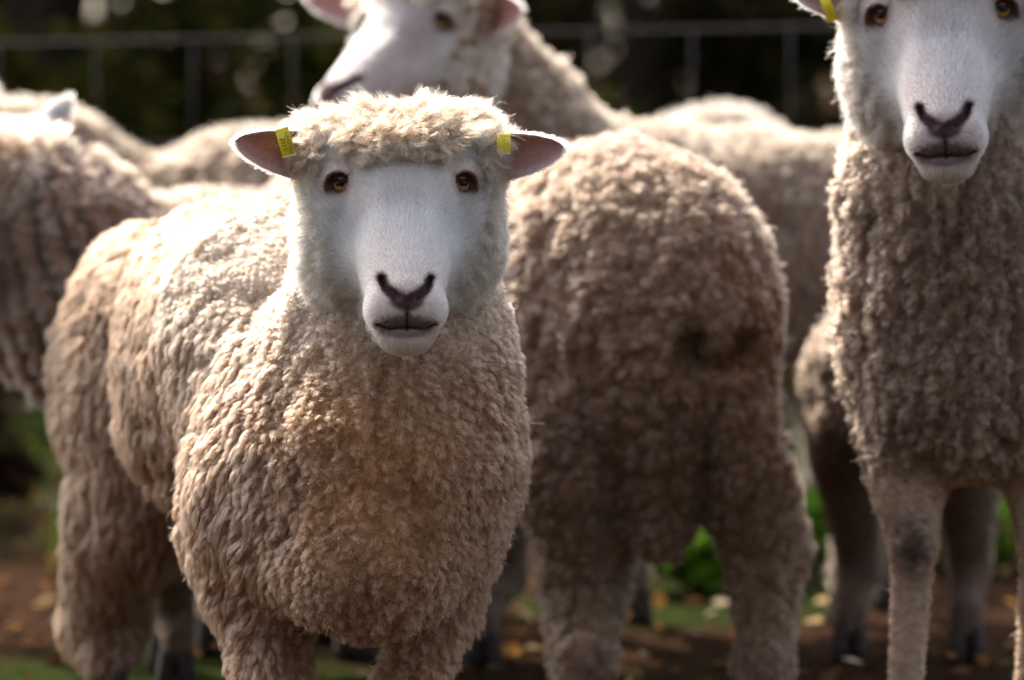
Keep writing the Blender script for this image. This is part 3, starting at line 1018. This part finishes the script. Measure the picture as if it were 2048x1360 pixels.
EARS4 = {-1: dict(tip=(-.215, .005, .050), root=(-.085, .048, .036), droop=0.0, hw=.034),
         1: dict(tip=(.195, .030, .030), root=(.088, .048, .030), droop=0.0, hw=.036)}
sheep4, _ = build_sheep('pale sheep behind the others with its white face turned left in three-quarter view', P4, HM4, white=(.52, .495, .485), wool=(.46, .38, .31), seed=9,
                     spacing=.012, nf=12, L=.014, rad=.0010, legbare=bare3, ears=EARS4, facefur=.25, group='flock of sheep')
tip_hooves(sheep4, [tuple(gnd(1190, 6.66)[:2]), tuple(gnd(1270, 6.84)[:2]), tuple(gnd(1690, 6.84)[:2]), tuple(gnd(1780, 7.0)[:2])])

# ================================================================== SHEEP 5: left edge, facing left
HM5 = head_matrix(at(-60, 372, 6.25), yaw=R(-140), pitch=R(0), scale=1.0)
P5 = [
    ell(at(220, 610, 6.30), (.165, .20, .165), R(80), .05),
    ell(at(440, 610, 6.40), (.19, .26, .180), R(80), .05),
    ell(at(680, 590, 6.50), (.16, .20, .205), R(80), .05),
    cone(at(-20, 350, 6.28), .090, at(120, 475, 6.26), .130, .04),
    cone(at(120, 475, 6.26), .130, at(160, 580, 6.26), .165, .06),
]
P5 += leg(at(300, 850, 6.30), at(335, 1050, 6.30), gnd(330, 6.30), .06, .028, .020)
P5 += leg(at(370, 850, 6.46), at(415, 1050, 6.46), gnd(425, 6.46), .06, .028, .020)
P5 += leg(at(690, 850, 6.45), at(720, 1050, 6.46), gnd(705, 6.42), .07, .030, .020)
P5 += leg(at(660, 850, 6.60), at(690, 1050, 6.62), gnd(660, 6.6), .07, .030, .020)
EARS5 = {-1: dict(tip=(-.150, .05, .135), root=(-.080, .048, .056)), 1: dict(tip=(.175, .060, .060), root=(.085, .048, .036))}
def folds5(V):
    u = (V[:, 0] + .35 * V[:, 2]) / .042 + vnoise(V, .12) * .45
    m = sstep(at(330, 0, 6.3)[0], at(180, 0, 6.3)[0], V[:, 0])
    return -.040 * np.clip(np.cos(6.283 * u), 0, 1) ** 2 * m * (.5 + .5 * sstep(-.6, .3, vnoise(V, .08)))
sheep5, _ = build_sheep('brownish sheep on the left with deep neck folds, facing out of the picture', P5, HM5, white=(.36, .32, .31), wool=(.47, .375, .31), seed=13, h=.010,
                     spacing=.011, nf=12, L=.009, rad=.0009, lumpfn=folds5, legbare=bare3, ears=EARS5, facefur=.25, group='flock of sheep')
tip_hooves(sheep5, [tuple(gnd(330, 6.30)[:2]), tuple(gnd(425, 6.46)[:2]), tuple(gnd(705, 6.42)[:2]), tuple(gnd(660, 6.6)[:2])])

# ================================================================== SHEEP 6: behind it, back dips and rises
HM6 = head_matrix(at(-170, 260, 7.05), yaw=R(-100), scale=1.0)
P6 = [
    ell(at(330, 560, 7.10), (.17, .22, .19), R(85), .05),
    ell(at(510, 510, 7.15), (.18, .24, .215), R(85), .05),
    ell(at(680, 500, 7.20), (.16, .18, .205), R(85), .05),
    cone(at(-60, 290, 7.06), .085, at(110, 345, 7.06), .105, .04),
    cone(at(110, 345, 7.06), .105, at(260, 480, 7.08), .125, .05),
]
P6 += leg(at(290, 800, 7.04), at(290, 950, 7.02), gnd(290, 7.0), .06, .028, .020)
P6 += leg(at(420, 800, 7.16), at(415, 1000, 7.16), gnd(415, 7.14), .06, .028, .020)
P6 += leg(at(700, 800, 7.12), at(715, 950, 7.10), gnd(700, 7.1), .07, .030, .020)
P6 += leg(at(740, 800, 7.3), at(755, 950, 7.32), gnd(740, 7.3), .07, .030, .020)
sheep6, _ = build_sheep('far left sheep seen only as a pale neck and back above the brownish one', P6, HM6, white=(.42, .37, .34), wool=(.44, .37, .30), seed=17,
                     spacing=.015, nf=10, L=.015, rad=.0013, legbare=bare3, facefur=.2, group='flock of sheep')
tip_hooves(sheep6, [tuple(gnd(290, 7.0)[:2]), tuple(gnd(415, 7.14)[:2]), tuple(gnd(700, 7.1)[:2]), tuple(gnd(740, 7.3)[:2])])

# ================================================================== SHEEP 7: only its sunlit back shows behind the pale one
P7 = [
    ell(at(1440, 440, 7.75), (.17, .20, .215), R(60), .05),
    ell(at(1640, 500, 7.90), (.17, .22, .205), R(60), .05),
    cone(at(1740, 500, 8.0), .12, at(1850, 580, 8.06), .09, .05),
]
P7 += leg(at(1400, 760, 7.7), at(1400, 900, 7.7), gnd(1400, 7.7), .07, .030, .022)
P7 += leg(at(1480, 760, 7.84), at(1480, 900, 7.84), gnd(1480, 7.84), .07, .030, .022)
P7 += leg(at(1640, 760, 7.85), at(1640, 900, 7.85), gnd(1640, 7.85), .07, .030, .022)
P7 += leg(at(1720, 760, 8.0), at(1720, 900, 8.0), gnd(1720, 8.0), .07, .030, .022)
sheep7, _ = build_sheep('farthest sheep, only a sunlit hump of back above the pale sheep', P7, head_matrix(at(1890, 640, 8.1), yaw=R(100)), wool=(.58, .52, .45), seed=19,
                     spacing=.015, nf=10, L=.015, rad=.0013, legbare=bare3, facefur=.2, group='flock of sheep')
tip_hooves(sheep7, [tuple(gnd(1400, 7.7)[:2]), tuple(gnd(1480, 7.84)[:2]), tuple(gnd(1640, 7.85)[:2]), tuple(gnd(1720, 8.0)[:2])])

# ------------------------------------------------------------------ ear tags
M_YEL = plain_mat('yellow_plastic', (.80, .62, .02), .35, var=.06, vscale=150)
M_INK = plain_mat('tag_ink', (.16, .12, .01), .6)
M_PALE = plain_mat('pale_plastic', (.70, .66, .55), .4)
def ear_tag(parent, Mx, c, t, dn, f, width, front, back, text=None, bow=.004):
    """strip of plastic folded over the ear edge; c: point on the edge, t: along the edge, dn: down the ear, f: toward the viewer"""
    c, t, dn, f = (np.asarray(v, float) for v in (c, t, dn, f))
    t = nrm(t); dn = nrm(dn - t * (dn @ t)); f = nrm(f - t * (f @ t) - dn * (f @ dn))
    prof = []
    for s in np.linspace(0, 1, 8): prof.append((front * (1 - s), .0055 + bow * math.sin(math.pi * (1 - s)), 0))
    for a in np.linspace(0, math.pi, 9)[1:-1]: prof.append((-.0045 * math.sin(a), .0055 * math.cos(a), 0))
    for s in np.linspace(0, 1, 6): prof.append((back * s, -.0055, 0))
    th = .0007
    pr = np.array([(a, b) for a, b, _ in prof])
    tg = nrm(np.gradient(pr, axis=0)); no = np.stack([-tg[:, 1], tg[:, 0]], -1)
    V = []
    for sgn in (1, -1):
        for w in (-.5, .5):
            for (a, b) in pr + no * th * sgn:
                V.append(c + t * w * width + dn * a + f * b)
    n = len(pr)
    F = []
    for i in range(n - 1):
        F += [(i, i + 1, n + i + 1, n + i), (2 * n + i, 3 * n + i, 3 * n + i + 1, 2 * n + i + 1),
              (i, 2 * n + i, 2 * n + i + 1, i + 1), (n + i, n + i + 1, 3 * n + i + 1, 3 * n + i)]
    for i in (0, n - 1):
        F.append((i, n + i, 3 * n + i, 2 * n + i))
    o = mesh_obj('ear_tag', xf(Mx, np.array(V)), fix(F), M_YEL, parent, smooth=False)
    # pale moulded lip at the lower end of the front leaf
    q = [c + t * w * width + dn * (front + .0006) + f * .0062 for w in np.linspace(-.52, .52, 7)]
    v, ff = tube_vf(xf(Mx, np.array(q)), .0011, 6)
    mesh_obj('tag_lip', v, fix(ff), M_PALE, o)
    if text:
        R3 = np.array(Mx)[:3, :3]
        for (line, u, size) in text:
            fc = bpy.data.curves.new('tag_lettering', 'FONT'); fc.body = line; fc.size = size; fc.extrude = .0001
            fc.align_x = 'CENTER'; fc.align_y = 'CENTER'
            fc.materials.append(M_INK)
            tmp = bpy.data.objects.new('tmp', fc); link(tmp)
            dg = bpy.context.evaluated_depsgraph_get()
            tme = bpy.data.meshes.new_from_object(tmp.evaluated_get(dg))
            bpy.data.objects.remove(tmp)
            to = bpy.data.objects.new('tag_lettering', tme)
            X = nrm(R3 @ dn); Z = nrm(R3 @ f); Yv = np.cross(Z, X)
            pos = xf(Mx, (c + t * u + dn * front * .52 + f * (.0055 + bow + .0010))[None])[0]
            M4 = Matrix(((X[0], Yv[0], Z[0], pos[0]), (X[1], Yv[1], Z[1], pos[1]), (X[2], Yv[2], Z[2], pos[2]), (0, 0, 0, 1)))
            link(to, o); to.matrix_world = M4
    return o
ear_tag(sheep1, HM1, (-.143, .014, .068), (1, .0, .28), (.30, -.05, -1), (0, -1, -.1), .0165, .031, .018,
        [('GRASTEN', .0038, .0062), ('2011', -.0028, .0085)])
ear_tag(sheep1, HM1, (.124, .016, .060), (1, 0, -.03), (0, -.05, -1), (0, -1, 0), .0165, .019, .016, bow=.002)
ear_tag(sheep3, HM3, (-.134, .022, .006), (1, 0, .3), (-.1, -.05, 1), (0, -1, 0), .012, .030, .028, bow=.006)

# ------------------------------------------------------------------ ground
def ground_mat():
    m, n, l, out = new_mat('leaf_litter_soil')
    tc = n.new('ShaderNodeTexCoord')
    n1 = n.new('ShaderNodeTexNoise'); n1.inputs['Scale'].default_value = 1.1; n1.inputs['Detail'].default_value = 6
    n2 = n.new('ShaderNodeTexNoise'); n2.inputs['Scale'].default_value = 30; n2.inputs['Detail'].default_value = 8
    r1 = n.new('ShaderNodeValToRGB')
    e = r1.color_ramp.elements
    e[0].position = .3; e[0].color = (.016, .009, .006, 1); e[1].position = .75; e[1].color = (.075, .043, .027, 1)
    r2 = n.new('ShaderNodeValToRGB')
    r2.color_ramp.elements[0].position = .52; r2.color_ramp.elements[1].position = .62
    mx = n.new('ShaderNodeMixRGB'); mx.inputs[2].default_value = (.028, .038, .012, 1)
    l.new(tc.outputs['Object'], n1.inputs[0]); l.new(tc.outputs['Object'], n2.inputs[0])
    l.new(n2.outputs[0], r1.inputs[0]); l.new(n1.outputs[0], r2.inputs[0])
    l.new(r2.outputs[0], mx.inputs[0]); l.new(r1.outputs[0], mx.inputs[1])
    p = n.new('ShaderNodeBsdfPrincipled'); p.inputs['Roughness'].default_value = 1.0; p.inputs['Specular IOR Level'].default_value = 0.0
    b = n.new('ShaderNodeBump'); b.inputs['Strength'].default_value = .8; b.inputs['Distance'].default_value = .02
    l.new(n2.outputs[0], b.inputs['Height']); l.new(b.outputs[0], p.inputs['Normal'])
    l.new(mx.outputs[0], p.inputs['Base Color']); l.new(p.outputs[0], out.inputs[0])
    return m
g = mesh_obj('ground', [(-150, -60, 0), (150, -60, 0), (150, 300, 0), (-150, 300, 0)], [(0, 1, 2, 3)], ground_mat(), smooth=False)
tag(g, kind='structure')

def leaf_mat(name, trans=.35, spec=.06, rough=.4):
    return fibre_mat(name, trans, rough, spec)
M_LEAF = leaf_mat('leaf', .15, .0); M_DEAD = leaf_mat('dead_leaf', .15, .0); M_GRASS = leaf_mat('grass_blade', .35, .0)
def leaf_quads(P, Nn, size, col, r, aspect=.6, fold=.25):
    """two-quad folded leaves"""
    n = len(P)
    t = r.standard_normal((n, 3)); t = nrm(t - (t * Nn).sum(-1, keepdims=True) * Nn)
    b = np.cross(Nn, t)
    size = np.broadcast_to(size, (n,))[:, None]
    V = np.stack([P - t * size * .5, P + b * size * aspect * .5 + Nn * size * fold * .3, P + t * size * .5, P - b * size * aspect * .5 + Nn * size * fold * .3], 1)
    F = (np.arange(n) * 4)[:, None] + np.array([[0, 1, 2], [0, 2, 3]]).reshape(1, 6)
    F = F.reshape(-1, 3)
    return V.reshape(-1, 3), F, np.repeat(col, 4, 0)

# fallen leaves
r = np.random.default_rng(21)
n = 5200
P = np.stack([r.uniform(-4, 4, n), 4.0 + 7 * r.random(n) ** .8, r.uniform(.004, .03, n)], -1)
Nn = nrm(A(0, 0, 1) + r.standard_normal((n, 3)) * .4)
pal = np.array([(.30, .13, .045), (.42, .20, .06), (.20, .10, .05), (.50, .36, .18), (.14, .07, .035), (.62, .50, .34)])
c = pal[r.choice(6, n, p=[.25, .15, .28, .12, .15, .05])] * (.7 + .6 * r.random((n, 1)))
V, F, c = leaf_quads(P, Nn, r.uniform(.025, .06, n), c, r)
tag(mesh_obj('fallen_leaves', V, F, M_DEAD, None, c, smooth=False), 'brown and orange fallen leaves littering the ground under the flock', 'leaves', kind='stuff')

# grass : blades in patches
def blades(P, hgt, wid, col, r):
    n = len(P)
    a = r.random(n) * 6.28
    d = np.stack([np.cos(a), np.sin(a), 0 * a], -1); s = np.stack([-np.sin(a), np.cos(a), 0 * a], -1)
    lean = r.uniform(.1, .8, n)[:, None]
    h = hgt[:, None]; w = wid[:, None]
    z = A(0, 0, 1)
    V = np.stack([P - s * w, P + s * w, P + z * h * .6 + d * h * lean * .35 + s * w * .8, P + z * h * .6 + d * h * lean * .35 - s * w * .8,
                  P + z * h * .9 + d * h * lean], 1)
    base = (np.arange(n) * 5)[:, None]
    F = np.concatenate([base + [0, 1, 2], base + [0, 2, 3], base + [3, 2, 4]], 0)
    return V.reshape(-1, 3), F, np.repeat(col, 5, 0)
n = 26000
rr_ = r.random(n)
P = np.stack([r.uniform(-4, 4, n), r.uniform(6.6, 10.5, n), np.zeros(n)], -1)
m = (vnoise(P, .9) + .35 * vnoise(P, .2) + sstep(6.8, 8.0, P[:, 1]) * .9) > .45
m &= (P[:, 0] > -.55) | (rr_ < .25)
P = P[m]; n = len(P)
c = np.array([(.075, .12, .022)]) * (.6 + .8 * r.random((n, 1))) * np.where(r.random((n, 1)) < .15, A(1.8, 1.2, 1), A(1, 1, 1))
V, F, c = blades(P, r.uniform(.04, .13, n), r.uniform(.003, .006, n), c, r)
tag(mesh_obj('grass', V, F, M_GRASS, None, c, smooth=False), 'green grass growing behind the flock toward the fence', 'grass', kind='stuff')

# ------------------------------------------------------------------ hedge trees behind the fence
M_BARK = plain_mat('bark', (.09, .065, .045), .9, var=.4, vscale=25)
def bush(name, cat, label, x, y, rx, ry, h, n, size, cols, seed, group, base=0.0, trunk=True, probs=None):
    r = np.random.default_rng(seed)
    e = bpy.data.objects.new(name, None); link(e); e.location = (x, y, 0)
    tag(e, label, cat, group)
    # limbs
    parts = []
    tips = []
    ns = 7 if trunk else 5
    for i in range(ns):
        a = r.random() * 6.28
        tip = A(math.cos(a) * rx * .55 * r.random(), math.sin(a) * ry * .55 * r.random(), base + (h - base) * r.uniform(.55, .95))
        q = np.linspace(0, 1, 7)[:, None]
        pth = tip * q + A(0, 0, 0) * (1 - q) + np.concatenate([np.zeros((1, 3)), r.standard_normal((5, 3)) * .05, np.zeros((1, 3))]) * min(1, h)
        pth[0] = 0
        v, f = tube_vf(pth, np.linspace(.035 * h ** .6, .007, 7) * (1 if trunk else .4), 6)
        parts.append((v, np.array(f))); tips.append(pth)
    v, f = join(parts)
    mesh_obj('trunk' if trunk else 'stem', v, fix(f), M_BARK, e)
    # foliage in clusters of clusters
    nc = max(14, n // 90)
    th = r.random(nc) * 6.28; u = r.uniform(-1, 1, nc); rad = r.random(nc) ** .40
    cz = base + (h - base) * .5
    C = np.stack([rx * rad * np.cos(th) * np.sqrt(1 - u * u), ry * rad * np.sin(th) * np.sqrt(1 - u * u), cz + (h - base) * .5 * rad * u], -1)
    cr = .20 * (rx + ry) * .5 * (.6 + .8 * r.random(nc))
    k = r.integers(0, nc, n)
    d = nrm(r.standard_normal((n, 3))) * (r.random((n, 1)) ** .5) * cr[k][:, None]
    P = C[k] + d
    P = P[P[:, 2] > .02]; n = len(P)
    k = k[:n]
    cols = np.array(cols)
    cc = cols[r.choice(len(cols), n, p=probs)] * (.6 + .8 * r.random((n, 1))) * (.75 + .5 * r.random((nc, 1)))[k]
    Nn = nrm(r.standard_normal((n, 3)) + A(0, -.2, .8))
    V, F, cc = leaf_quads(P, Nn, r.uniform(.7, 1.3, n) * size, cc, r)
    mesh_obj('foliage', V, F, M_LEAF, e, cc, smooth=False)
    return e
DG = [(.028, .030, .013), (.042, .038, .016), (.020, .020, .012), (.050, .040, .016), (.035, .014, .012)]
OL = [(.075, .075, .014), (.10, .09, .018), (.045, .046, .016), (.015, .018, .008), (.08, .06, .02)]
hed = [(-3.6, 12.4, 1.1, 3.0, DG), (-2.4, 11.3, .9, 2.5, DG), (-1.35, 12.2, .95, 3.1, OL), (-.45, 11.2, .8, 2.3, OL), (.5, 12.0, .95, 2.9, DG),
       (1.35, 11.3, .9, 2.5, DG), (2.3, 12.3, 1.0, 3.0, DG), (3.4, 11.6, 1.0, 2.6, DG)]
where = ['at the far left edge behind the wire fence', 'second from the left behind the wire fence', 'olive green behind the fence at upper left', 'behind the fence just left of the pale sheep face',
         'behind the fence and the pale sheep neck', 'in deep shade behind the fence right of centre', 'behind the fence beside the right sheep head', 'at the far right behind the fence']
for i, (x, y, rx, h, cl) in enumerate(hed):
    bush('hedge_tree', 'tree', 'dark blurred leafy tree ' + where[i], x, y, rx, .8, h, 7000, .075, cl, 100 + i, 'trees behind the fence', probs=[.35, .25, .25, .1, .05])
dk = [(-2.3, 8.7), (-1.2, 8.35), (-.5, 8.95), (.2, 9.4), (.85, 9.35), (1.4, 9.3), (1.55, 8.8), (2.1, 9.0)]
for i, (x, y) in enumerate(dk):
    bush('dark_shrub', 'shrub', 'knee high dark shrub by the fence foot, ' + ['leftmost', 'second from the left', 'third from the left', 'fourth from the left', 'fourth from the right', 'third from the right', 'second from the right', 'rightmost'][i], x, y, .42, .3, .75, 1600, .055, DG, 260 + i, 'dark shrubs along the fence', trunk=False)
for i in range(7):   # denser row closing the view farther back
    bush('hedge_tree', 'tree', 'tall dark tree in the rear row, ' + ['leftmost', 'second from the left', 'third from the left', 'in the middle', 'third from the right', 'second from the right', 'rightmost'][i], -5.4 + i * 1.8, 14.6 + .5 * (i % 2), 1.3, 1.1, 4.4, 5200, .13, DG, 140 + i, 'trees of the rear row')
for i in range(6):  # unseen row, added to cut low sky light and darken the undersides
    bush('sky_block_tree', 'tree', 'unseen tree added behind the photographer to block low sky light, ' + ['first', 'second', 'third', 'fourth', 'fifth', 'last'][i] + ' from the left', -9 + i * 3.6, -6.5 - .8 * (i % 2), 2.4, 1.8, 8.5, 3600, .42, DG, 240 + i, 'unseen trees added to block low sky light')
low = [(-1.25, 8.9, .34, .62), (-.78, 9.2, .30, .5), (.55, 9.1, .32, .5), (1.1, 8.9, .3, .46), (-1.9, 9.1, .4, .7), (1.7, 9.2, .35, .6), (-.2, 9.3, .3, .5)]
for i, (x, y, rx, h) in enumerate(low):
    bush('shrub', 'shrub', 'low green shrub ' + ['at the left edge beside the folded neck', 'behind the front sheep legs', 'between the rump sheep legs', 'behind the gap beside the right sheep', 'outside left', 'outside right', 'behind the front sheep chest'][i],
         x, y, rx, .3, h, 1500, .045, [(.10, .16, .04), (.07, .12, .03), (.16, .20, .09)], 170 + i, 'low shrubs behind the flock', trunk=False)
def weed(x, y, seed, label):
    r = np.random.default_rng(seed)
    e = bpy.data.objects.new('weed', None); link(e); e.location = (x, y, 0); tag(e, label, 'weed', 'broad leaved weeds')
    n = 60
    a = r.random(n) * 6.28; d = np.sqrt(r.random(n)) * .10
    P = np.stack([d * np.cos(a), d * np.sin(a), r.uniform(.03, .13, n)], -1)
    V, F, c = leaf_quads(P, nrm(A(0, 0, 1) + r.standard_normal((n, 3)) * .35), r.uniform(.05, .10, n), np.array([(.12, .24, .022)]) * (.7 + .6 * r.random((n, 1))), r, aspect=.8)
    mesh_obj('leaves', V, F, M_GRASS, e, c, smooth=False)
    st = [tube_vf(np.array([(0, 0, 0), P[i] * A(.5, .5, .6), P[i]]), .002, 4) for i in range(n)]
    v, f = join([(a_, np.array(b_)) for a_, b_ in st])
    mesh_obj('stems', v, fix(f), M_GRASS, e, np.tile(A(.12, .2, .04), (len(v), 1)))
for i, (px, Y, lb) in enumerate([(1395, 7.2, 'bright green weed seen between the hind legs'), (1440, 7.3, 'bright green weed behind the right hind leg of the rump sheep'),
                                 (1685, 7.5, 'bright green weed left of the right sheep foreleg'), (1945, 7.5, 'green weed between the right sheep forelegs'),
                                 (1340, 7.7, 'smaller green weed left of the bright one between the hind legs')]):
    q = gnd(px, Y); weed(q[0], q[1], 200 + i, lb)

# ------------------------------------------------------------------ wire fence
M_WIRE = plain_mat('galvanised_wire', (.10, .086, .088), .55, metal=.2, var=.2)
M_POST = plain_mat('fence_post_wood', (.20, .15, .11), .9, var=.4, vscale=12)
fe = bpy.data.objects.new('wire_fence', None); link(fe); fe.location = (0, 8.3, 0)
tag(fe, 'woven wire stock fence running behind the whole flock', 'fence')
def fy(x): return -.10 * x
for z, rr in ((.985, .0024), (.775, .0016), (.58, .0016), (.40, .0016), (.25, .0016), (.12, .0016)):
    q = np.array([(x, fy(x), z + .026 * x - .006 * math.sin(x * 1.3)) for x in np.linspace(-5, 5, 41)])
    v, f = tube_vf(q, rr, 6)
    mesh_obj('line_wire', v, fix(f), M_WIRE, fe)
for i in range(48):
    x = -4.62 + i * .199
    q = np.array([(x + .003 * math.sin(i * 3 + z * 9), fy(x) - .004, z * .865 + .12 + .026 * x) for z in np.linspace(0, 1, 8)])
    v, f = tube_vf(q, .0012, 5)
    mesh_obj('stay_wire', v, fix(f), M_WIRE, fe)
for x in (-3.6, 3.4):
    v, f = tube_vf(np.array([(x, fy(x) + .06, 0), (x, fy(x) + .06, 1.2), (x, fy(x) + .06, 1.25)]), [.06, .055, .045], 12)
    mesh_obj('post', v, fix(f), M_POST, fe)
